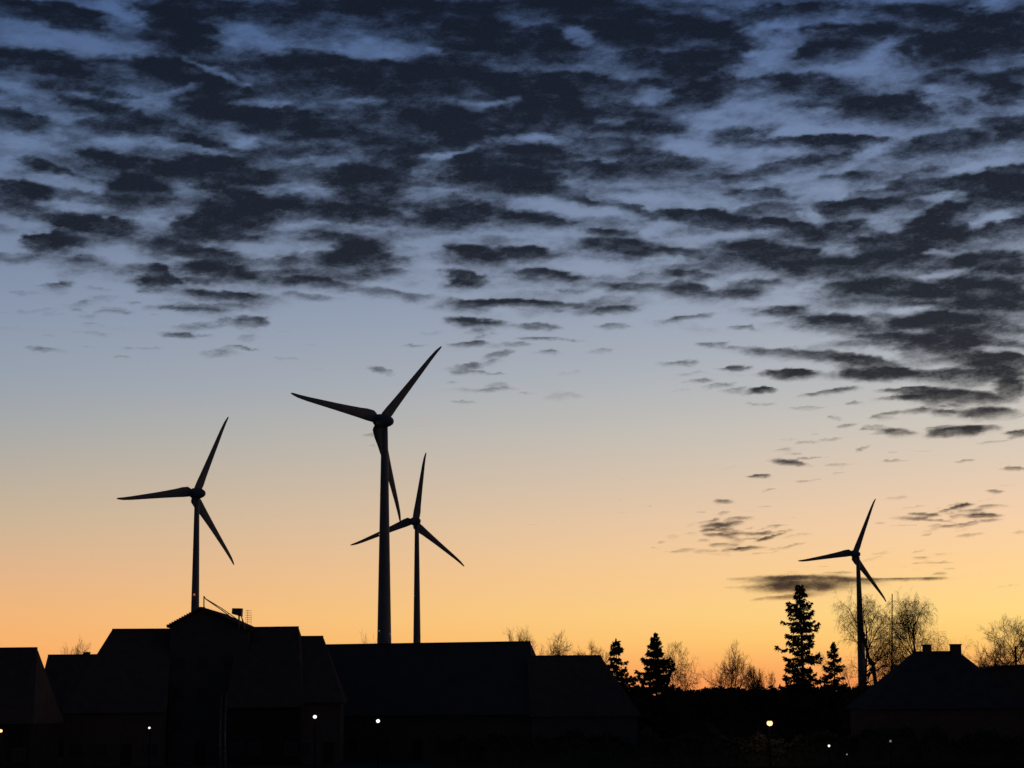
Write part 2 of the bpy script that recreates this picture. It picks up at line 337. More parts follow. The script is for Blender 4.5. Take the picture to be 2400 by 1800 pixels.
# ragged outlines: bend the coordinates before testing the shapes
k1 = 60.0
size = np.clip(Ee / R(16), .22, 1)
wa = fbm(A * k1 * 1.0, Ee * k1 * 2.6, 4) * .008 * size + fbm(A * k1 * 4 + 9, Ee * k1 * 10 + 3, 3) * .0045 * size
we = fbm(A * k1 * 1.0 + 50, Ee * k1 * 2.6 + 50, 4) * .0024 * size + fbm(A * k1 * 4 + 70, Ee * k1 * 10 + 31, 3) * .0013 * size
Aw = A + wa; Ew = Ee + we
def stamp(lst, soft_up, soft_dn, top=False):
    keep = np.ones_like(A)
    for (th, e, w, h, t, s_) in lst:
        mx = 1.7 * max(w, h) + .012
        c0, c1_ = np.searchsorted(azs, [th - mx, th + mx]); r0_, r1_ = np.searchsorted(es, [e - mx, e + mx])
        if c1_ <= c0 or r1_ <= r0_: continue
        da = Aw[r0_:r1_, c0:c1_] - th; de = Ew[r0_:r1_, c0:c1_] - e
        u = (da * math.cos(t) + de * math.sin(t)) / w; v = (-da * math.sin(t) + de * math.cos(t)) / h
        q = np.sqrt(u * u + v * v)
        up = np.clip(.5 + .5 * v, 0, 1)
        soft = soft_dn + (soft_up - soft_dn) * up
        f_ = np.clip((1.0 + soft * .5 - q) / soft, 0, 1); f_ = f_ * f_ * (3 - 2 * f_)
        f_ = f_ * (.62 + .38 * np.clip(.5 + .8 * v, 0, 1))
        if top: keep[r0_:r1_, c0:c1_] = np.minimum(keep[r0_:r1_, c0:c1_], 1 - s_ * f_)
        else: keep[r0_:r1_, c0:c1_] *= 1 - s_ * f_
    return 1 - keep
# many small puffs wherever the deck is broken: crisp towards the near side, thinning away
rp = random.Random(29); puffs = []; holes = []
bcol = lambda a, e: float(bilin(np.array([[a]]), np.array([[e]]))[0, 0])
cell = 330.0
for iy in range(0, 34):
    for ix in range(-16, 17):
        yw = 4700 + iy * cell * (.92 + .010 * iy); xw = ix * cell + (iy % 2) * cell * .5
        yw += rp.uniform(-.34, .34) * cell; xw += rp.uniform(-.38, .38) * cell + .10 * (yw - 4700)
        r_w = math.hypot(xw, yw); a_ = math.atan2(xw, yw); e_ = math.atan(CLOUD_H / r_w)
        if abs(a_) > R(17) or e_ < R(7.6): continue
        b_ = bcol(a_, e_)
        if b_ < .10 + .25 * rp.random(): continue
        g_ = rp.uniform(.75, 1.45)
        puffs.append((a_, e_, .60 * cell * g_ / r_w, .36 * cell * g_ * math.sin(e_) / r_w * rp.uniform(.8, 1.35) + .0008, R(rp.uniform(-9, 7)), min(1, rp.uniform(.35, .85) * (.45 + .8 * b_))))
def loose(x0, x1, y0, y1, n, w0, w1, s0, s1):
    for _ in range(n):
        x, y = rp.gauss((x0 + x1) / 2, (x1 - x0) / 4.5), rp.gauss((y0 + y1) / 2, (y1 - y0) / 4.5)
        th, e_ = px_ang(x, y); w_ = rp.uniform(w0, w1) / FPX
        darks.append((th, e_, w_, w_ * rp.uniform(.13, .24), R(rp.uniform(-4, 8)), rp.uniform(s0, s1)))
loose(0, 420, 620, 830, 26, 14, 46, .18, .42); loose(250, 700, 680, 850, 16, 14, 50, .18, .42)
loose(950, 1350, 730, 930, 24, 14, 52, .2, .5); loose(1500, 1900, 780, 960, 18, 14, 44, .2, .45)
loose(1560, 1860, 1195, 1300, 46, 9, 34, .3, .65); loose(2080, 2400, 1160, 1260, 30, 9, 36, .3, .65)
loose(1750, 2150, 980, 1120, 22, 10, 30, .2, .5); loose(2050, 2300, 1290, 1350, 16, 9, 30, .2, .5); loose(1200, 1620, 1120, 1240, 12, 7, 18, .15, .3)
loose(1980, 2450, 900, 1060, 24, 14, 40, .3, .6)
print('PUFFS', len(puffs), len(holes))
D = stamp(darks, .50, 1.6); G = stamp(gaps, 1.7, 1.1)
P_ = stamp(puffs, .45, 1.9, True)
cover = base * .52
cover = 1 - (1 - cover) * (1 - P_ * .88)
cover = 1 - (1 - cover) * (1 - D * .90)
cover = cover * (1 - .66 * G * (1 - .5 * D * (1 - G)))
cells = fbm(A * 95 + 3, Ee * 95 * 2.9 + 8, 4)
fine = fbm(A * 330 + 3, Ee * 330 * 2.6 + 8, 3)
amp = np.clip(cover * 3, 0, 1)
dens = cover + amp * (cells * .20 + fine * .07)
dens = np.where(outside, np.clip(base + .35 * fbm(X / 260, Y / 260, 2), 0, 1), dens)
dens = np.clip(dens, 0, 1.2)
nr, nc = A.shape
co = np.stack([X, Y, np.full_like(X, CLOUD_H)], -1).reshape(-1, 3)
idx = np.arange(nr * nc).reshape(nr, nc)
quad = np.stack([idx[:-1, :-1], idx[1:, :-1], idx[1:, 1:], idx[:-1, 1:]], -1).reshape(-1, 4)
df = dens.reshape(-1)
keepq = df[quad].max(1) > .10
quad = quad[keepq]
used = np.unique(quad); remap = np.zeros(nr * nc, int); remap[used] = np.arange(len(used)); quad = remap[quad]
me = bpy.data.meshes.new('clouds')
me.vertices.add(len(used)); me.vertices.foreach_set('co', co[used].astype(np.float32).reshape(-1))
me.loops.add(quad.size); me.loops.foreach_set('vertex_index', quad.reshape(-1).astype(np.int32))
me.polygons.add(len(quad)); me.polygons.foreach_set('loop_start', np.arange(0, quad.size, 4, dtype=np.int32))
me.update(calc_edges=True)
at1 = me.attributes.new('cloud_cover', 'FLOAT', 'POINT'); at1.data.foreach_set('value', df[used].astype(np.float32))
fl = np.stack([A, Ee * 2.6, np.zeros_like(A)], -1).reshape(-1, 3)[used].astype(np.float32)
at2 = me.attributes.new('cloud_flow', 'FLOAT_VECTOR', 'POINT'); at2.data.foreach_set('vector', fl.reshape(-1))
cm = bpy.data.materials.new('cloud'); cm.use_nodes = True; t = cm.node_tree
for n in list(t.nodes): t.nodes.remove(n)
co_ = t.nodes.new('ShaderNodeOutputMaterial')
ad = t.nodes.new('ShaderNodeAttribute'); ad.attribute_name = 'cloud_cover'
af = t.nodes.new('ShaderNodeAttribute'); af.attribute_name = 'cloud_flow'
n1 = t.nodes.new('ShaderNodeTexNoise'); n1.inputs['Scale'].default_value = 520; n1.inputs['Detail'].default_value = 4; n1.inputs['Roughness'].default_value = .62
t.links.new(af.outputs['Vector'], n1.inputs['Vector'])
nz = mth('MULTIPLY', mth('SUBTRACT', n1.outputs[0], .5, tree=t), .22, tree=t)
gate = smap(ad.outputs['Fac'], .05, .4, tree=t)
dd = mth('ADD', ad.outputs['Fac'], mth('MULTIPLY', nz, gate, tree=t), tree=t)
al = mth('MULTIPLY', smap(dd, .08, .95, tree=t), mth('ADD', .955, mth('MULTIPLY', nz, .35, tree=t), tree=t), tree=t, clamp=True)
tr = t.nodes.new('ShaderNodeBsdfTransparent')
tl = t.nodes.new('ShaderNodeBsdfTranslucent'); tl.inputs[0].default_value = (.125, .125, .105, 1)
dfz = t.nodes.new('ShaderNodeBsdfDiffuse'); dfz.inputs[0].default_value = (.4, .4, .4, 1)
ms0 = t.nodes.new('ShaderNodeAddShader')
t.links.new(tl.outputs[0], ms0.inputs[0]); t.links.new(dfz.outputs[0], ms0.inputs[1])
ms = t.nodes.new('ShaderNodeMixShader'); t.links.new(al, ms.inputs[0]); t.links.new(tr.outputs[0], ms.inputs[1]); t.links.new(ms0.outputs[0], ms.inputs[2])
t.links.new(ms.outputs[0], co_.inputs[0])
me.materials.append(cm)
clouds = bpy.data.objects.new('clouds', me); col.objects.link(clouds)
tag(clouds, 'broken deck of dark blue grey altocumulus clouds over the sunset sky', 'clouds', kind='stuff')

# ------------------------------------------------------------------ wind turbines
RB = 35.5
def blade_mesh():
    st = [(.5, 1.3, 1.3, 0), (1.0, 2.4, 1.2, .2), (1.6, 3.4, 1.1, .25), (2.4, 4.15, 1.0, .3), (5.2, 4.1, .95, .3), (8, 3.55, .8, .3), (12, 3.05, .62, .3), (17, 2.5, .45, .3),
          (23, 2.0, .33, .3), (29, 1.5, .22, .3), (32.5, 1.15, .16, .3), (34.4, .8, .1, .33), (35.2, .5, .08, .5), (35.5, .2, .05, 1.2)]
    mb = MB(); n = 12; rows = []
    for (r_, ch, th, off) in st:
        b = len(mb.v)
        for i in range(n):
            a = 2 * math.pi * i / n
            cy = .5 * ch * math.cos(a); cz = .5 * th * math.sin(a) * (1.0 if r_ < .8 else (1 + .5 * math.cos(a)))
            y = -(cy) + (0 if r_ < .8 else -(.22 * ch))       # trailing edge towards -y
            sw = -.6 * max(0, (r_ - 30) / 5.5) ** 2
            tw = R(14) * max(0, 1 - r_ / 20)
            y += sw
            mb.v.append((r_, y * math.cos(tw) - cz * math.sin(tw), y * math.sin(tw) + cz * math.cos(tw)))
        rows.append(b)
    for a, b in zip(rows, rows[1:]):
        for i in range(n):
            j = (i + 1) % n; mb.f.append((a + i, a + j, b + j, b + i))
    mb.f.append(tuple(rows[0] + i for i in range(n))[::-1]); mb.f.append(tuple(rows[-1] + i for i in range(n)))
    return mb.mesh('blade', M['steel_paint'], True)
def lathe(prof, n=28):
    mb = MB(); pts = [Vector((0, 0, s)) for s, r_ in prof]
    rows = []
    for s, r_ in prof:
        b = len(mb.v)
        for i in range(n):
            a = 2 * math.pi * i / n; mb.v.append((r_ * math.cos(a), r_ * math.sin(a), s))
        rows.append(b)
    for a, b in zip(rows, rows[1:]):
        for i in range(n):
            j = (i + 1) % n; mb.f.append((a + i, a + j, b + j, b + i))
    mb.f.append(tuple(rows[0] + i for i in range(n))[::-1]); mb.f.append(tuple(rows[-1] + i for i in range(n)))
    return mb
BLADE = blade_mesh()
# nacelle and hub in a frame whose z is the rotor axis and whose origin is the hub centre
NAC = lathe([(-7.9, .12), (-7.8, .5), (-7.4, .95), (-6.7, 1.4), (-5.7, 1.75), (-4.5, 2.05), (-3, 2.25), (-1.45, 2.25)]).mesh('nacelle', M['steel_paint'], True)
HUB = lathe([(-1.4, 2.2), (0, 2.2), (1.0, 1.95), (1.9, 1.4), (2.4, .6), (2.5, .1)]).mesh('hub', M['steel_paint'], True)
VANE = MB().tube([(0, 0, 0), (0, 0, 1.6)], [.06, .04], 6).box(-.5, .5, -.04, .04, 1.3, 1.4).mesh('wind_vane', M['metal'])
def turbine(cx, cy, dist, yaw, tilt, a0, over, dbase, dtop, label, lights):
    C = at(cx, cy, dist)
    n = Vector((-math.sin(yaw) * math.cos(tilt), math.cos(yaw) * math.cos(tilt), math.sin(tilt)))
    h = n.cross(Vector((0, 0, 1))).normalized(); v = h.cross(n)
    basep = Vector((C.x - n.x * over, C.y - n.y * over, 0))
    root = empty('wind_turbine', basep, 0, label, 'wind turbine', 'wind turbines standing against the sunset')
    ht = C.z - n.z * over - 1.6
    tw = MB(); nseg = 14
    prof = [(ht * k / nseg, dbase / 2 + (dtop - dbase) / 2 * k / nseg) for k in range(nseg + 1)]
    tower = lathe(prof, 32).build('tower', M['steel_paint'], root, True)
    for k in (.27, .52, .76):
        z = ht * k; r_ = dbase / 2 + (dtop - dbase) / 2 * k
        fb = lathe([(z - .12, r_ + .01), (z - .12, r_ + .05), (z + .12, r_ + .05), (z + .12, r_ + .01)], 32)
        fb.build('flange', M['steel_paint'], tower, True)
    MB().box(-.55, .55, -dbase / 2 - .15, -dbase / 2 + .3, 1.2, 3.6).build('door', M['metal'], root)
    MB().box(-.9, .9, -dbase / 2 - 2.2, -dbase / 2 - .1, 0, 1.1).build('landing', M['metal'], root)
    MB().box(-.9, .9, -dbase / 2 - 3.0, -dbase / 2 - 2.2, 0, .6).build('step', M['metal'], root)
    mt = Matrix((h, v, n)).transposed()     # columns h, v, n  (right handed: h x v = n flipped below)
    if mt.determinant() < 0: mt = Matrix((h, -v, n)).transposed()
    loc = C - basep
    def put(me_, name, rot):
        o = bpy.data.objects.new(name, me_); col.objects.link(o); o.parent = root
        o.matrix_local = Matrix.Translation(loc) @ rot.to_4x4(); return o
    put(NAC, 'nacelle', mt)
    hub = put(HUB, 'hub', mt)
    vn = bpy.data.objects.new('wind_vane', VANE); col.objects.link(vn); vn.parent = root
    vn.location = loc - n * 6.0 + Vector((0, 0, 1.8))
    for k in range(3):
        a = a0 + k * 2 * math.pi / 3
        x = h * math.cos(a) + v * math.sin(a)          # span
        y = n.cross(x)
        # trailing edge (-y of the mesh) points clockwise as seen from behind
        cw = h * math.sin(a) - v * math.cos(a)
        y = -cw; z = x.cross(y)
        put(BLADE, 'blade', Matrix((x, y, z)).transposed())
    for (lx, lz, red) in lights:
        r_ = dbase / 2 + (dtop - dbase) / 2 * lz / ht
        a = -math.pi / 2 + lx
        o = sphere(MB(), (math.cos(a) * (r_ + .18), math.sin(a) * (r_ + .18), lz), .17 if not red else .45, 8, 6).build('tower_light', M['lamp_red' if red else 'lamp_dim'], root, True)
    return root
turbine(455.0, 1156.2, 809.3, .706, .092, 1.185, 2.3, 4.5, 1.95, 'left wind turbine whose tower rises behind the low gable with the rooftop rail', [(-.1, 49, True)])
turbine(888.5, 985.7, 649.4, .664, .155, .893, 3.3, 5.5, 2.1, 'tallest wind turbine, nearest of the four, thick tower behind the long barn roof', [(-.7, 28.5, False), (1.0, 27.5, False), (-1.1, 60, False)])
turbine(970.3, 1221.8, 993.5, .369, .078, 1.432, 4.6, 4.6, 2.1, 'slim wind turbine just right of the tallest one, its rotor partly behind that tower', [(-.9, 58, False)])
turbine(2000.4, 1297.8, 1175.5, .263, .121, 1.194, 5.8, 5.6, 2.1, 'right wind turbine, smallest in view, standing behind the bare birches', [])

# ------------------------------------------------------------------ houses
def add_window(parent, x0, x1, z0, z1, y, side=-1):
    """window in a wall whose outer face is at local y; side -1 = towards -y"""
    f = MB(); t_ = .07; a, b = (y + side * .05, y - side * .02)
    ya, yb = min(a, b), max(a, b)
    f.box(x0, x1, ya, yb, z0, z0 + t_).box(x0, x1, ya, yb, z1 - t_, z1).box(x0, x0 + t_, ya, yb, z0 + t_, z1 - t_).box(x1 - t_, x1, ya, yb, z0 + t_, z1 - t_)
    xm = (x0 + x1) / 2; f.box(xm - .03, xm + .03, ya, yb, z0 + t_, z1 - t_)
    w = f.build('window', M['white'], parent)
    yy = y + side * .015
    MB().box(x0 + t_, xm - .03, min(yy, yy - side * .01), max(yy, yy - side * .01), z0 + t_, z1 - t_).build('pane', M['glass'], w)
    MB().box(xm + .03, x1 - t_, min(yy, yy - side * .01), max(yy, yy - side * .01), z0 + t_, z1 - t_).build('pane', M['glass'], w)
def house(name, pa, pb, zr, half, eave, hipl, hipr, wallm, roofm, label, cat, chim=(), nwin=4, storeys=1, group=None, yawfix=None, snap=False):
    """ridge runs between photo pixels pa and pb at height zr; hips in metres (0 = gable)"""
    if isinstance(zr, tuple):
        zr = at(*((pa[0] + pb[0]) / 2, (pa[1] + pb[1]) / 2), zr[0]).z
    Apt, Bpt = at_z(*pa, zr), at_z(*pb, zr)
    if yawfix is not None:
        mid = at_z((pa[0] + pb[0]) / 2, (pa[1] + pb[1]) / 2, zr); wl = abs(pb[0] - pa[0]) / FPX * mid.y / math.cos(yawfix)
        dv = Vector((math.cos(yawfix), math.sin(yawfix), 0)) * wl / 2; Apt, Bpt = mid - dv, mid + dv
    mid = (Apt + Bpt) / 2; d = Bpt - Apt; Lr = d.length; yaw = math.atan2(d.y, d.x)
    print('HOUSE', label[:30], 'zr %.1f' % zr, 'len %.1f' % Lr, 'yaw %.0f' % math.degrees(yaw), 'dist %.0f' % mid.y)
    root = empty(name, (mid.x, mid.y, 0), yaw, label, cat, group)
    hl = Lr / 2; x0, x1 = -hl - hipl, hl + hipr
    dz = zr - eave; ov = .35; slope = dz / half
    # walls, with gable triangles where the end is not hipped
    w = MB(); b = .12
    wx0, wx1 = x0 + (.25 if not hipl else ov), x1 - (.25 if not hipr else ov); wy = half - ov; wz = eave + slope * ov - b
    w.box(wx0, wx1, -wy, wy, 0, wz)
    for gx, hip, s_ in ((wx0, hipl, 1), (wx1, hipr, -1)):
        if not hip:
            zt = zr - b - .02
            pts = [(gx, -wy, wz), (gx, wy, wz), (gx, 0, zt)]; pts2 = [(gx + s_ * .3, p[1], p[2]) for p in pts]
            k = len(w.v); w.v += pts + pts2; w.f += [(k, k + 1, k + 2), (k + 5, k + 4, k + 3), (k, k + 3, k + 4, k + 1), (k + 1, k + 4, k + 5, k + 2), (k + 2, k + 5, k + 3, k)]
    w.build('wall', M[wallm], root)
    # roof shell with thickness
    rf = MB(); th = .18
    top = [(x0, -half, eave), (x1, -half, eave), (x1, half, eave), (x0, half, eave), (-hl, 0, zr), (hl, 0, zr)]
    low = [(x, y, z - th) for x, y, z in top]
    rf.v = top + low
    fc = [(0, 1, 5, 4), (2, 3, 4, 5), (1, 2, 5), (3, 0, 4)]
    if not hipr: fc.remove((1, 2, 5))
    if not hipl: fc.remove((3, 0, 4))
    rf.f = fc + [tuple(i + 6 for i in f[::-1]) for f in fc]
    edges = [(0, 1), (2, 3)] + ([(1, 2)] if hipr else [(1, 5), (5, 2)]) + ([(3, 0)] if hipl else [(3, 4), (4, 0)])
    rf.f += [(a, b_, b_ + 6, a + 6)[::-1] for a, b_ in edges]
    roof = rf.build('roof', M[roofm], root)
    nt_ = max(3, int(Lr / .4)); rc = MB()
    for i in range(nt_):
        xa = -hl + Lr * i / nt_
        rc.tube([(xa, 0, zr + .0), (xa + Lr / nt_ * 1.05, 0, zr + .015)], [.12, .10], 6)
    o = rc.build('ridge_tiles', M[roofm], roof); o['kind'] = 'stuff'
    for s_ in (-1, 1): MB().tube([(x0, s_ * (half + .07), eave - .1), (x1, s_ * (half + .07), eave - .1)], [.07, .07], 6).build('gutter', M['metal'], root)
    for (cx_, wd, hh, dy) in chim:      # position along ridge from left in 0..1, width, height above ridge, offset
        x = -hl + Lr * cx_; c = MB().box(x - wd / 2, x + wd / 2, dy - wd * .4, dy + wd * .4, zr - 1.2, zr + hh - .1)
        c.box(x - wd / 2 - .06, x + wd / 2 + .06, dy - wd * .4 - .06, dy + wd * .4 + .06, zr + hh - .1, zr + hh)
        c = c.build('chimney', M['brick'], roof)
        p = MB()
        p.tube([(x - wd * .2, dy, zr + hh), (x - wd * .2, dy, zr + hh + .18)], [.1, .09], 8)
        p.build('chimney_pot', M['brick'], c) if False else None
    span = wx1 - wx0
    for s_ in range(storeys):
        zb = .9 + s_ * 2.7
        if zb + 1.3 > wz: break
        for i in range(nwin):
            cx_ = wx0 + span * (i + .5) / nwin
            if s_ == 0 and i == nwin // 2: continue
            add_window(root, cx_ - .6, cx_ + .6, zb, zb + 1.25, -wy)
    i = nwin // 2; cx_ = wx0 + span * (i + .5) / nwin
    dr = MB().box(cx_ - .5, cx_ + .5, -wy - .04, -wy + .02, .02, 2.1).build('door', M['wood'], root)
    MB().box(cx_ + .34, cx_ + .44, -wy - .1, -wy - .045, 1.0, 1.06).build('handle', M['metal'], dr)
    return root, yaw, Lr

hA = house('house', (-150, 1527), (88, 1514), (188,), 4.6, 4.4, 0, 1.3, 'wood', 'tile', 'dark house cut by the left edge of the picture, straight ridge', 'house', nwin=5, storeys=1, yawfix=R(-4))
house('shed', (113, 1537), (236, 1534), (238,), 4.0, 5.6, .4, 0, 'brick', 'tile', 'low dark outbuilding in the gap between the left house and the gabled farmhouse', 'outbuilding', chim=[(.73, .7, .35, 0)], nwin=3, storeys=1, yawfix=R(0))
house('house', (265, 1473), (402, 1478), (201,), 5.5, 5.2, 4.2, 0, 'brick', 'tile', 'wing with a sloping left end joined to the left of the low gable', 'house', nwin=4, storeys=1, yawfix=R(6))
# the low gable that faces the camera
def gable_front(px_l, px_pk, px_r, dist, depth, label):
    pk = at(*px_pk, dist); l = at(*px_l, dist); r_ = at(*px_r, dist)
    root = empty('farmhouse', (pk.x, pk.y, 0), 0, label, 'house')
    xl, xr = l.x - pk.x, r_.x - pk.x; zl, zr_, zp = l.z, r_.z, pk.z
    w = MB(); n = 0
    pts = [(xl + .3, 0), (xr - .3, 0), (xr - .3, zr_ - .1), (0, zp - .22), (xl + .3, zl - .1)]
    w.v = [(x, .35, z) for x, z in pts] + [(x, depth, z) for x, z in pts]
    w.f = [(0, 1, 2, 3, 4), (9, 8, 7, 6, 5), (0, 5, 6, 1), (1, 6, 7, 2), (2, 7, 8, 3), (3, 8, 9, 4), (4, 9, 5, 0)]
    w.build('wall', M['render'], root)
    rf = MB()
    for (xa, za, xb, zb) in ((xl, zl, 0, zp), (0, zp, xr, zr_)):
        k = len(rf.v)
        rf.v += [(xa, 0, za), (xb, 0, zb), (xb, depth + .3, zb), (xa, depth + .3, za)] + [(xa, 0, za - .18), (xb, 0, zb - .18), (xb, depth + .3, zb - .18), (xa, depth + .3, za - .18)]
        rf.f += [tuple(k + i for i in q) for q in ((0, 1, 2, 3), (7, 6, 5, 4), (4, 5, 1, 0), (6, 7, 3, 2), (3, 7, 4, 0), (5, 6, 2, 1))]
    roof = rf.build('roof', M['tile'], root)
    # raised verge tiles step along both slopes
    for (xa, za, xb, zb) in ((xl, zl, 0, zp), (0, zp, xr, zr_)):
        nn = 14
        for i in range(nn):
            f0, f1 = i / nn, (i + 1) / nn
            x_a, z_a, x_b, z_b = xa + (xb - xa) * f0, za + (zb - za) * f0, xa + (xb - xa) * f1, za + (zb - za) * f1
            MB().box(min(x_a, x_b), max(x_a, x_b) - .01, -.06, .25, min(z_a, z_b) - .05, min(z_a, z_b) + .12).build('verge_tile', M['tile'], roof)
    for i, (wx, wz_) in enumerate([(-2.2, 9.2), (0.2, 9.2), (2.8, 9.2), (-2.2, 6.2), (0.2, 6.2), (2.8, 6.2), (-2.2, 3), (2.8, 3)]):
        add_window(root, wx - .55, wx + .55, wz_, wz_ + 1.3, .35)
    dr = MB().box(-.5, .6, .3, .36, .02, 2.2).build('door', M['wood'], root)
    MB().box(.42, .5, .24, .295, 1.0, 1.06).build('handle', M['metal'], dr)
    return root, pk
fh, pk = gable_front((388, 1466), (472, 1422), (590, 1474), 198, 16, 'broad farmhouse gable facing the camera under the left turbine')
house('house', (560, 1475), (700, 1467), (199,), 5.2, 5.6, 0, 1.6, 'wood', 'tile', 'wing joined to the right of the low gable, ridge nearly level', 'house', nwin=4, storeys=1, yawfix=R(-6))
house('house', (690, 1490), (757, 1495), (199,), 5.6, 6.0, 0, 2.3, 'brick', 'tile', 'short lower roof stepping down between the gabled farmhouse and the long barn', 'house', nwin=2, storeys=1, yawfix=R(3))
house('barn', (752, 1515), (1240, 1502), (211,), 6.3, 4.6, 0, 1.9, 'brick', 'sheet', 'long dark barn with one unbroken ridge below the two middle turbines', 'barn', nwin=7, storeys=1, yawfix=R(-14))
house('house', (1236, 1538), (1407, 1538), (206,), 5.0, 4.4, 0, 3.6, 'render', 'tile', 'lower roof between the long barn and the pair of ragged spruces', 'house', nwin=4, storeys=1, yawfix=R(2))
house('house', (2141, 1527), (2247, 1530), (190,), 5.2, 5.0, 5.6, 5.0, 'brick', 'tile_dark', 'steep hipped house with two chimneys at the right of the picture', 'house',
      chim=[(.30, .72, .72, 0), (.93, .92, .74, 0)], nwin=5, storeys=1, yawfix=R(1))
# arched-roof shed at the right edge
def arch_shed():
    c = at(2395, 1557, 205); root = empty('shed', (c.x, c.y, 0), 0, 'wide shed with a shallow curved roof cut by the right edge', 'shed')
    hw = 9.0; k = .031; n = 24; zt = c.z; dep = 14
    w = MB(); xs = [-hw + .2 + (2 * hw - .4) * i / n for i in range(n + 1)]
    pts = [(xs[0], 0)] + [(xs[-1], 0)] + [(x, zt - .1 - k * x * x) for x in xs[::-1]]
    m_ = len(pts); w.v = [(x, .3, z) for x, z in pts] + [(x, dep, z) for x, z in pts]
    w.f = [tuple(range(m_)), tuple(range(2 * m_ - 1, m_ - 1, -1))] + [(i, i + m_, (i + 1) % m_ + m_, (i + 1) % m_) for i in range(m_)]
    w.build('wall', M['sheet'], root)
    r_ = MB(); xs = [-hw + 2 * hw * i / n for i in range(n + 1)]
    for i in range(n):
        a, b = xs[i], xs[i + 1]; za, zb = zt - k * a * a, zt - k * b * b; q = len(r_.v)
        r_.v += [(a, 0, za), (b, 0, zb), (b, dep + .3, zb), (a, dep + .3, za), (a, 0, za - .09), (b, 0, zb - .09), (b, dep + .3, zb - .09), (a, dep + .3, za - .09)]
        r_.f += [tuple(q + i_ for i_ in f) for f in ((0, 1, 2, 3), (7, 6, 5, 4), (4, 5, 1, 0), (6, 7, 3, 2))]
    r_.build('roof', M['sheet'], root)
    dd_ = MB().box(-3.6, -.1, .22, .29, .02, 4.2).build('door', M['wood'], root)
    MB().box(-.5, -.42, .14, .215, 1.0, 1.5).build('handle', M['metal'], dd_)
    dd_ = MB().box(.1, 3.6, .22, .29, .02, 4.2).build('door', M['wood'], root)
    MB().box(.42, .5, .14, .215, 1.0, 1.5).build('handle', M['metal'], dd_)
arch_shed()

# ------------------------------------------------------------------ things on the gable roof
D0 = 197.0
def P3(px, py, d=D0): return at(px, py, d)
a = P3(478, 1397); bb_ = P3(478, 1424); root = empty('roof_rail', (bb_.x, bb_.y, bb_.z), 0, 'thin slanting rail on an upright running down the right slope of the low gable', 'rail')
def loc_(p): return tuple(Vector(p) - bb_)
MB().tube([loc_(bb_ - Vector((0, 0, .4))), loc_(a)], [.07, .06], 6).build('post', M['metal'], root)
MB().tube([loc_(a), loc_(P3(482, 1404)), loc_(P3(520, 1430)), loc_(P3(559, 1460, 197.3))], [.05, .05, .05, .05], 6).build('handrail', M['metal'], root)
MB().tube([loc_(P3(480, 1402)), loc_(P3(520, 1426)), loc_(P3(558, 1453, 197.3))], [.045, .045, .045], 6).build('handrail', M['metal'], root)
for k in range(5):
    f_ = (k + .7) / 5.3; q0 = P3(480 + 78 * f_, 1402 + 51 * f_); q1 = P3(482 + 77 * f_, 1404 + 56 * f_)
    MB().tube([loc_(q0), loc_(q1)], [.03, .03], 5).build('rung', M['metal'], root)
c0 = P3(560, 1466); root = empty('roof_vent', c0, 0, 'boxy dark cowl on a thin leg above the right slope of the low gable', 'roof vent')
c1_ = P3(560, 1440) - c0; sc_ = D0 / FPX
cw = MB(); zb = c1_.z; 
cw.v = [(-16 * sc_, -.4, zb + .05), (7 * sc_, -.4, zb - .25), (8 * sc_, -.4, zb + .58), (-15 * sc_, -.4, zb + .60)] ; cw.v += [(x, .4, z) for x, y, z in cw.v]
cw.f = [(0, 1, 2, 3), (7, 6, 5, 4), (0, 4, 5, 1), (1, 5, 6, 2), (2, 6, 7, 3), (3, 7, 4, 0)]
cw.build('cowl', M['metal'], root)
MB().tube([(0, 0, -.4), (0, 0, zb)], [.09, .08], 8).build('leg', M['metal'], root)
MB().tube([(.55, 0, -.45), (.42, 0, .3), (.2, 0, zb - .1)], [.14, .08, .04], 8).build('brace', M['metal'], root)
c0 = P3(580, 1472); root = empty('tv_antenna', c0, 0, 'faint thin aerial just right of the boxy roof cowl', 'aerial')
MB().tube([(0, 0, -.3), (0, 0, 1.8)], [.02, .015], 5).build('mast', M['metal'], root)
MB().tube([(.36, 0, -.3), (.36, 0, 1.4)], [.015, .012], 5).build('mast', M['metal'], root)
for k in range(6):
    z = .6 + k * .22; MB().tube([(-.25, 0, z), (.38, 0, z)], [.02, .02], 4).build('element', M['metal'], root)

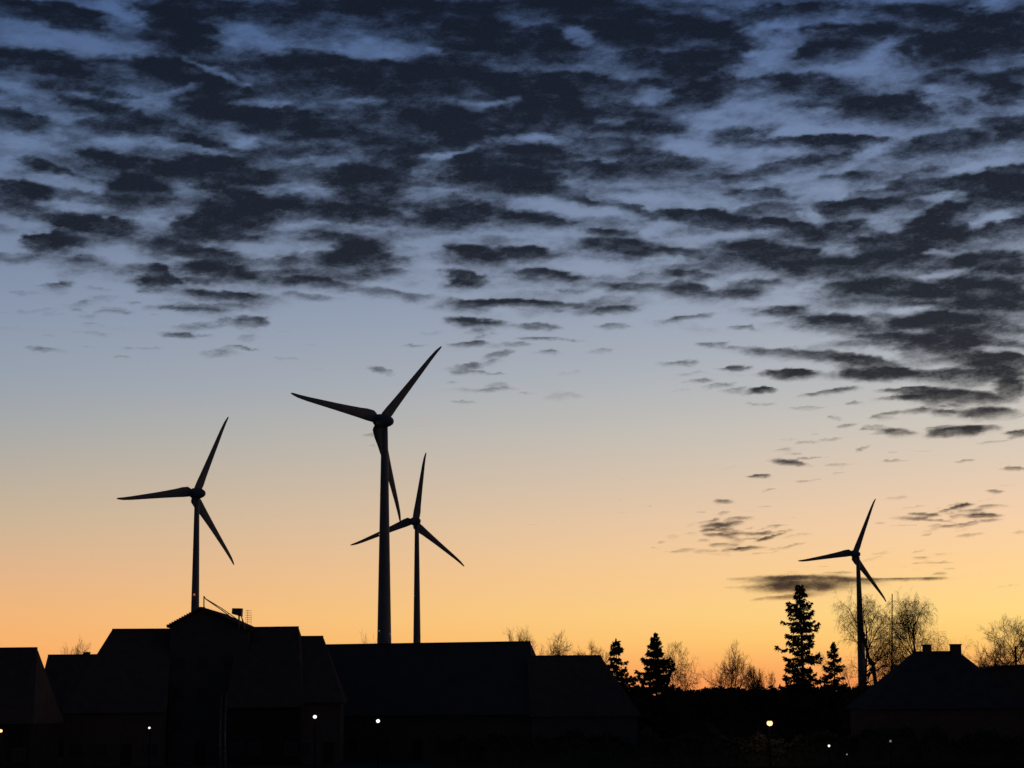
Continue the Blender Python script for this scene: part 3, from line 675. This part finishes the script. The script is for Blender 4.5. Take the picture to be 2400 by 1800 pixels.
# ------------------------------------------------------------------ trees
def rvec(): 
    while True:
        v = Vector((random.uniform(-1, 1), random.uniform(-1, 1), random.uniform(-1, 1)))
        if .01 < v.length < 1: return v.normalized()
def bare_tree(px, dist, top_py, width_px, label, weep=0.0, seed=1, group=None, lean=0.0, trunk_frac=.28, dens_=1.0, stems=1, barkm='bark', twr=.011, squash=1.0, levels=5):
    random.seed(seed)
    base = ground(px, dist); H = at(px, top_py, dist).z; W = width_px / FPX * dist / 2
    root = empty('bare_tree', base, 0, label, 'tree', group)
    tr_, br, tg = MB(), MB(), MB()
    def grow(p, d, ln, rad, lev):
        nseg = 4 if lev < 2 else 3
        pts = [p]; rads = [rad]; q = p; dd_ = d.normalized()
        for i in range(nseg):
            jit = .10 if lev == 0 else .22
            dd_ = (dd_ + rvec() * jit).normalized()
            if lev >= 1 and weep == 0: dd_ = (dd_ + Vector((0, 0, .10))).normalized()
            if weep and lev >= 3: dd_ = (dd_ + Vector((0, 0, -weep * (.3 if lev == 3 else (.8 if lev == 4 else 1.6))))).normalized()
            q = q + dd_ * ln / nseg; pts.append(q); rads.append(max(rad * (1 - .55 * (i + 1) / nseg), .004))
        mb = tr_ if lev == 0 else (br if lev <= 2 else tg)
        mb.tube(pts, rads, 8 if lev == 0 else (5 if lev <= 2 else 3), cap=False)
        if lev >= levels: return
        nch = [int(9 * dens_), 7, 6, 5, 4, 3][min(lev, 5)]
        for c in range(nch):
            f_ = (trunk_frac + (1 - trunk_frac) * (c + random.random()) / nch) if lev == 0 else (.25 + .75 * (c + random.random()) / nch)
            k = min(int(f_ * nseg), nseg - 1); fr = f_ * nseg - k
            s = pts[k].lerp(pts[k + 1], fr); ax = (pts[k + 1] - pts[k]).normalized()
            side = ax.cross(rvec()).normalized()
            spread = random.uniform(.55, .95) if lev == 0 else random.uniform(.5, 1.0)
            nd = (ax * (1 - spread * .45) + side * spread).normalized()
            if lev == 0:
                nl = H * .46 * random.uniform(.8, 1.15) * (1.15 - .6 * f_)
            else:
                nl = ln * random.uniform(.42, .62)
            grow(s, nd, nl, max(rads[k] * (.5 if lev == 0 else .55), twr * (1.6 if lev < 3 else 1)), lev + 1)
    for s in range(stems):
        off = Vector((random.uniform(-.6, .6), random.uniform(-.4, .4), 0)) if stems > 1 else Vector((0, 0, 0))
        ld = Vector((lean + (random.uniform(-.25, .25) if stems > 1 else 0), random.uniform(-.05, .05), 1))
        grow(off, ld, H * (.86 if stems == 1 else random.uniform(.7, .9)), H * .017 / (1 if stems == 1 else 1.3), 0)
    # fit into the size it has
    allv = tr_.v + br.v + tg.v; mxz = np.percentile([v[2] for v in tg.v], 99.7); xs = np.abs([v[0] for v in tg.v]); mw = np.percentile(xs, 97)
    sx = W / mw; sz = H / mxz
    for mb in (tr_, br, tg): mb.v = [(v[0] * sx, v[1] * sx, v[2] * sz) for v in mb.v]
    tk = tr_.build('trunk', M[barkm], root, True)
    br.build('branches', M[barkm], root)
    o = tg.build('twigs', M['twig'], root); o['kind'] = 'stuff'
    return root
def conifer(px, dist, top_py, width_px, label, seed=1, gap=.3, kind='spruce', cat='tree', group=None, top_bush=0.0, z_open=1.0, tuft=.34, per=1.0, taper=.78):
    random.seed(seed)
    base = ground(px, dist); H = at(px, top_py, dist).z; W = width_px / FPX * dist / 2
    root = empty('conifer_tree', base, 0, label, cat, group)
    tk = MB().tube([(0, 0, 0), (.1, 0, H * .5), (0, 0, H * .97)], [H * .016, H * .009, .03], 8).build('trunk', M['bark'], root, True)
    lb = MB(); fo = MB(); z = z_open
    while z < H * .985:
        f_ = z / H; env = (1 - f_) ** taper * W * (1.0 if f_ > .12 else .7 + 2.5 * f_)
        env = max(env, .25 + top_bush * (1 if f_ > .9 else 0))
        nb = max(3, int(7 - 3 * f_))
        ph = random.random() * 6.28
        for k in range(nb):
            if random.random() < gap * (1 - .5 * f_): continue
            a = ph + k * 2 * math.pi / nb + random.uniform(-.3, .3); ln = env * random.uniform(.6, 1.4)
            d = Vector((math.cos(a), math.sin(a), 0)); zz = z + random.uniform(-.35, .35)
            droop = -.30 * ln * (1 - f_); rise = .16 * ln if f_ < .8 else .26 * ln
            pts = [Vector((0, 0, zz)), Vector((0, 0, zz + droop * .4)) + d * ln * .35, Vector((0, 0, zz + droop)) + d * ln * .72, Vector((0, 0, zz + droop + rise)) + d * ln]
            lb.tube(pts, [.05, .04, .03, .015], 4, cap=False)
            nt_ = int((14 + ln * 30) * per)
            for j in range(nt_):
                u = random.uniform(.12, 1.0); kk = min(int(u * 3), 2); p = pts[kk].lerp(pts[kk + 1], u * 3 - kk)
                sd = d.cross(Vector((0, 0, 1))) * random.uniform(-1, 1) * (.34 * ln * (1 - u) + .12)
                p = p + sd + Vector((0, 0, random.uniform(-.26, .06)))
                s = tuft * random.uniform(.5, 1.1) * (.75 + .25 * (1 - f_))
                v1 = (d * random.uniform(.3, 1) + rvec() * .7).normalized() * s; v2 = v1.cross(rvec()).normalized() * s * .30
                droopv = Vector((0, 0, -s * random.uniform(.05, .5)))
                fo.poly([p - v1 * .3, p + v2 + v1 * .2, p + v1 + droopv, p - v2 + v1 * .2])
        z += (.30 + .18 * (1 - f_)) * random.uniform(.6, 1.5)
    for j in range(26):
        p = Vector((0, 0, H * random.uniform(.965, .999))); s = tuft * .8; v1 = (Vector((0, 0, 1)) + rvec() * .6).normalized() * s; v2 = v1.cross(rvec()).normalized() * s * .3
        fo.poly([p - v1, p + v2, p + v1 * .6, p - v2])
    lb.build('branches', M['bark'], root)
    fo.build('crown', M['needle'], root)
    return root
DT = 262
conifer(1446, 250, 1498, 190, 'ragged thin spruce right beside the roof left of the darker spruce', seed=3, gap=.55, tuft=.5, per=1.1)
conifer(1537, 246, 1487, 172, 'dense dark spruce left of the bare shrubs, broad at the base', seed=5, gap=.1, tuft=.5, per=1.5)
conifer(1882, 256, 1372, 158, 'tall sparse spruce, tallest evergreen in the skyline', seed=8, gap=.42, taper=.60, top_bush=.38, tuft=.50, per=1.0)
conifer(1957, 258, 1506, 120, 'small narrow spruce between the tall spruce and the right turbine', seed=9, gap=.2, tuft=.42, per=1.3)
bare_tree(1592, 275, 1506, 120, 'bare tree with arching branches just right of the dense dark spruce', seed=4, stems=2, weep=.12, group=None, levels=4, twr=.016)
bare_tree(1702, 290, 1506, 135, 'fan shaped bare tree standing alone midway between the spruces', seed=12, stems=3, levels=4, twr=.014, dens_=.6)
bare_tree(2022, 288, 1382, 185, 'tall weeping birch with drooping twigs behind the right turbine tower', weep=.26, seed=21, twr=.0098, dens_=2.4)
bare_tree(2148, 284, 1396, 200, 'weeping birch behind the left slope of the hipped house', weep=.26, seed=36, twr=.0098, dens_=2.4)
bare_tree(2392, 262, 1446, 170, 'bare tree at the right edge behind the curved shed roof', seed=40, twr=.012, dens_=1.2)
bare_tree(2312, 270, 1512, 90, 'low bare tree between the hipped house and the right edge tree', seed=41, stems=2, levels=4, twr=.014)
bare_tree(1225, 300, 1470, 90, 'bare treetop just above the right end of the long barn ridge', seed=50, levels=4, twr=.014, trunk_frac=.5)
bare_tree(1300, 285, 1488, 150, 'spreading bare treetop right of the long barn end', seed=51, stems=3, levels=4, twr=.016)
bare_tree(1378, 310, 1504, 120, 'bare treetop poking above the lower roof left of the spruces', seed=52, stems=2, levels=4, twr=.014)
bare_tree(175, 300, 1500, 90, 'small bare tree above the outbuilding at the far left', seed=53, stems=2, levels=4, twr=.013)
bare_tree(856, 330, 1480, 70, 'thin bare treetop above the barn ridge left of the tallest turbine', seed=54, stems=2, levels=3, twr=.013)
bare_tree(1770, 330, 1560, 90, 'low bare bush left of the tall spruce', seed=55, stems=3, levels=4, twr=.016)
# broken, ivy covered stem beside the right turbine
def ivy_stem():
    random.seed(77); d = 240; base = ground(2054, d); root = empty('dead_tree', base, 0, 'dark broken ivy clad stem leaning beside the right turbine tower', 'tree')
    pts = [Vector(at(x, y, d)) - base for x, y in ((2052, 1600), (2046, 1558), (2038, 1548), (2026, 1500), (2020, 1474))]
    pts = [Vector((0, 0, 0))] + pts
    MB().tube(pts, [.28, .24, .22, .18, .10, .03], 8).build('trunk', M['bark'], root, True)
    fo = MB()
    for k in range(900):
        u = random.random(); 
        i = 1 + min(int(u * 4), 3); p = pts[i].lerp(pts[i + 1], u * 4 - int(u * 4))
        bulge = .30 if i in (2,) else .16
        p = p + rvec() * random.uniform(.1, 1) * bulge; s = .16; v1 = rvec() * s; v2 = v1.cross(rvec()).normalized() * s * .6
        fo.poly([p - v1, p + v2, p + v1, p - v2])
    fo.build('ivy', M['hedge'], root)
ivy_stem()
# topped stem standing above the second birch
d = 280; b0 = ground(2091, d); root = empty('dead_tree', b0, 0, 'straight topped stem rising between the two weeping birches', 'tree')
MB().tube([(0, 0, 0), (.1, 0, 9), at(2091, 1392, d) - b0], [.13, .10, .07], 8).build('trunk', M['bark'], root, True)
random.seed(5)
for k in range(7):
    z = 12 + k * 1.1; aa = random.uniform(0, 6.28)
    MB().tube([(0, 0, z), (math.cos(aa) * .5, math.sin(aa) * .5, z + .5)], [.05, .02], 5).build('branch', M['bark'], root)

# woodland edge on the horizon and low shrubs: uncountable
def foliage_band(name, label, cat, x_px0, x_px1, d, ztop, n, s0, matn, seed, depth=8.0, z0=0.0):
    rsd = np.random.RandomState(seed)
    u = rsd.rand(n); px = x_px0 + (x_px1 - x_px0) * u
    A0 = ground(x_px0, d); A1 = ground(x_px1, d)
    hn = ztop + 1.1 * fbm(u * 40, u * 0 + seed, 4) * 1.3
    z = z0 + (hn - z0) * np.sqrt(rsd.rand(n))
    X_ = A0.x + (A1.x - A0.x) * u; Y_ = A0.y + (A1.y - A0.y) * u + (rsd.rand(n) - .5) * depth
    s = s0 * (.5 + rsd.rand(n)); v1 = rsd.randn(n, 3); v1 /= np.linalg.norm(v1, axis=1)[:, None]; v2 = np.cross(v1, rsd.randn(n, 3)); v2 /= np.linalg.norm(v2, axis=1)[:, None]
    c = np.stack([X_, Y_, z], 1); v1 *= s[:, None]; v2 *= s[:, None] * .6
    vv = np.stack([c - v1, c + v2, c + v1, c - v2], 1).reshape(-1, 3)
    # solid core of trunks and leaves behind the outer clumps
    nn = 200; uu = np.linspace(0, 1, nn); hh = ztop + 1.43 * fbm(uu * 40, uu * 0 + seed, 4) - .7
    core = []
    for yy in (-depth * .3, depth * .3):
        for zz in (0, 1):
            core.append(np.stack([A0.x + (A1.x - A0.x) * uu, A0.y + (A1.y - A0.y) * uu + yy, hh * zz], 1))
    core = np.concatenate(core); k = len(vv)
    fs = [tuple(range(i * 4, i * 4 + 4)) for i in range(n)]
    for i in range(nn - 1):
        fs += [(k + i, k + i + 1, k + nn + i + 1, k + nn + i), (k + nn + i, k + nn + i + 1, k + 3 * nn + i + 1, k + 3 * nn + i), (k + 3 * nn + i, k + 3 * nn + i + 1, k + 2 * nn + i + 1, k + 2 * nn + i)]
    me_ = bpy.data.meshes.new(name); me_.from_pydata(np.concatenate([vv, core]).tolist(), [], fs); me_.materials.append(M[matn])
    o = bpy.data.objects.new(name, me_); col.objects.link(o); tag(o, label, cat, kind='stuff'); return o
foliage_band('woodland_edge', 'dark band of distant woodland along the horizon', 'woodland', -300, 2800, 420, 7.4, 42000, .42, 'hedge', 3)
foliage_band('shrubbery', 'dark shrubs below the bare trees in the middle of the skyline', 'shrubs', 1395, 2060, 300, 6.9, 16000, .30, 'hedge', 6, depth=5)
foliage_band('hedge', 'dark hedge along the far side of the road', 'hedge', 1010, 2500, 178, 2.9, 24000, .14, 'hedge', 9, depth=1.2)
def bush(px, d, top_py, w, label, seed):
    random.seed(seed); b = ground(px, d); H = at(px, top_py, d).z; root = empty('bush', b, 0, label, 'bush', None)
    st = MB(); fo = MB()
    for k in range(6):
        aa = random.uniform(0, 6.28); st.tube([(0, 0, 0), (math.cos(aa) * w * .3, math.sin(aa) * w * .3, H * .5), (math.cos(aa) * w * .5, math.sin(aa) * w * .5, H * .85)], [.06, .04, .02], 5)
    for k in range(1500):
        p = rvec() * (random.random() ** .4); p = Vector((p.x * w, p.y * w, H * .72 + p.z * H * .27)); s = .2; v1 = rvec() * s; v2 = v1.cross(rvec()).normalized() * s * .6
        fo.poly([p - v1, p + v2, p + v1, p - v2])
    st.build('stems', M['bark'], root); fo.build('foliage', M['hedge'], root)
bush(1780, 300, 1604, 1.6, 'rounded dark bush on the horizon left of the tall spruce', 3)
bush(1818, 300, 1610, 1.1, 'smaller dark bush touching the foot of the tall spruce', 4)

# ------------------------------------------------------------------ lamps
def street_lamp(px, py, d, label, warm=False, r_=.17, cat='street lamp', group='street lamps lit along the road', dimmed=False):
    hp = at(px, py, d); base = Vector((hp.x, hp.y, 0)); root = empty('street_lamp', base, 0, label, cat, group)
    h_ = hp.z
    MB().tube([(.0, .35, 0), (0, .35, .6), (0, .35, h_ + .1), (0, .18, h_ + .32), (0, 0, h_ + .3)], [.09, .06, .045, .04, .035], 8).build('pole', M['pole'], root, True)
    MB().tube([(0, 0, h_ + .19), (0, 0, h_ + .24), (0, 0, h_ + .34)], [r_ * 1.5, r_ * 1.2, .05], 12).build('lamp_shade', M['pole'], root, True)
    sphere(MB(), (0, 0, h_), r_, 12, 8, .9).build('bulb', M['lamp_warm' if warm else ('lamp_dim' if dimmed else 'lamp_cold')], root, True)
    if warm:
        ld = bpy.data.lights.new('lamp_light', 'POINT'); ld.energy = 16; ld.color = (1, .6, .25); ld.shadow_soft_size = .2
        lo = bpy.data.objects.new('lamp_light', ld); lo.parent = root; lo.location = (0, -.5, h_ - .25); col.objects.link(lo)
    return root
street_lamp(738, 1680, 178, 'white street lamp in front of the left end of the long barn')
street_lamp(886, 1690, 176, 'white street lamp below the tallest turbine tower')
street_lamp(1804, 1695, 174, 'bright warm yellow lamp below and left of the tall spruce', warm=True, r_=.26)
street_lamp(350, 1706, 180, 'small pale lamp in front of the wing left of the low gable', r_=.10)
street_lamp(2, 1713, 176, 'warm lamp at the left edge of the picture', warm=True, r_=.14)
def garden_light(px, py, d, label, r_, m_):
    hp = at(px, py, d); root = empty('garden_light', (hp.x, hp.y, 0), 0, label, 'garden light', 'small garden lights right of the warm lamp')
    MB().tube([(0, 0, 0), (0, 0, hp.z - r_)], [.04, .03], 6).build('post', M['pole'], root)
    MB().tube([(0, 0, hp.z + r_ * .9), (0, 0, hp.z + r_ * 1.8)], [r_ * 1.4, .02], 8).build('cap', M['metal'], root)
    sphere(MB(), (0, 0, hp.z), r_, 10, 6).build('bulb', M[m_], root, True)
garden_light(1943, 1748, 173, 'brightest small garden light below the narrow spruce', .10, 'lamp_cold')
garden_light(1985, 1768, 172, 'faintest garden light near the bottom of the picture', .07, 'lamp_dim')
garden_light(2087, 1737, 175, 'dim garden light in front of the hipped house', .10, 'lamp_dim')
# pale double stem of a young birch in front of the farmhouse
b = ground(520, 186); root = empty('young_birch', b, 0, 'pale twin stemmed young birch in front of the farmhouse gable', 'tree')
for (xa, xb) in ((516, 518), (527, 529)):
    MB().tube([(at(xb, 1640, 186) - b) * 0 + Vector((at(xb, 1752, 186).x - b.x, 0, 0)), Vector((at(xa, 1720, 186).x - b.x, 0, 2.4)), Vector((at(xa, 1690, 186).x - b.x + .03, 0, 4.6)), Vector((at(xa, 1690, 186).x - b.x + .1, .2, 7))], [.15, .12, .09, .02], 8).build('trunk', M['birch'], root, True)
random.seed(8); tg = MB()
for k in range(60):
    z = random.uniform(4.2, 6.9); aa = random.uniform(0, 6.28); p = Vector((0, 0, z)); q = p + Vector((math.cos(aa), math.sin(aa), .5)) * random.uniform(.4, .9)
    tg.tube([p, q, q + Vector((math.cos(aa) * .3, math.sin(aa) * .3, -.5))], [.015, .01, .004], 3, cap=False)
o = tg.build('twigs', M['twig'], root); o['kind'] = 'stuff'
# stop
sc.cycles.max_bounces = 6
sc.cycles.transparent_max_bounces = 12
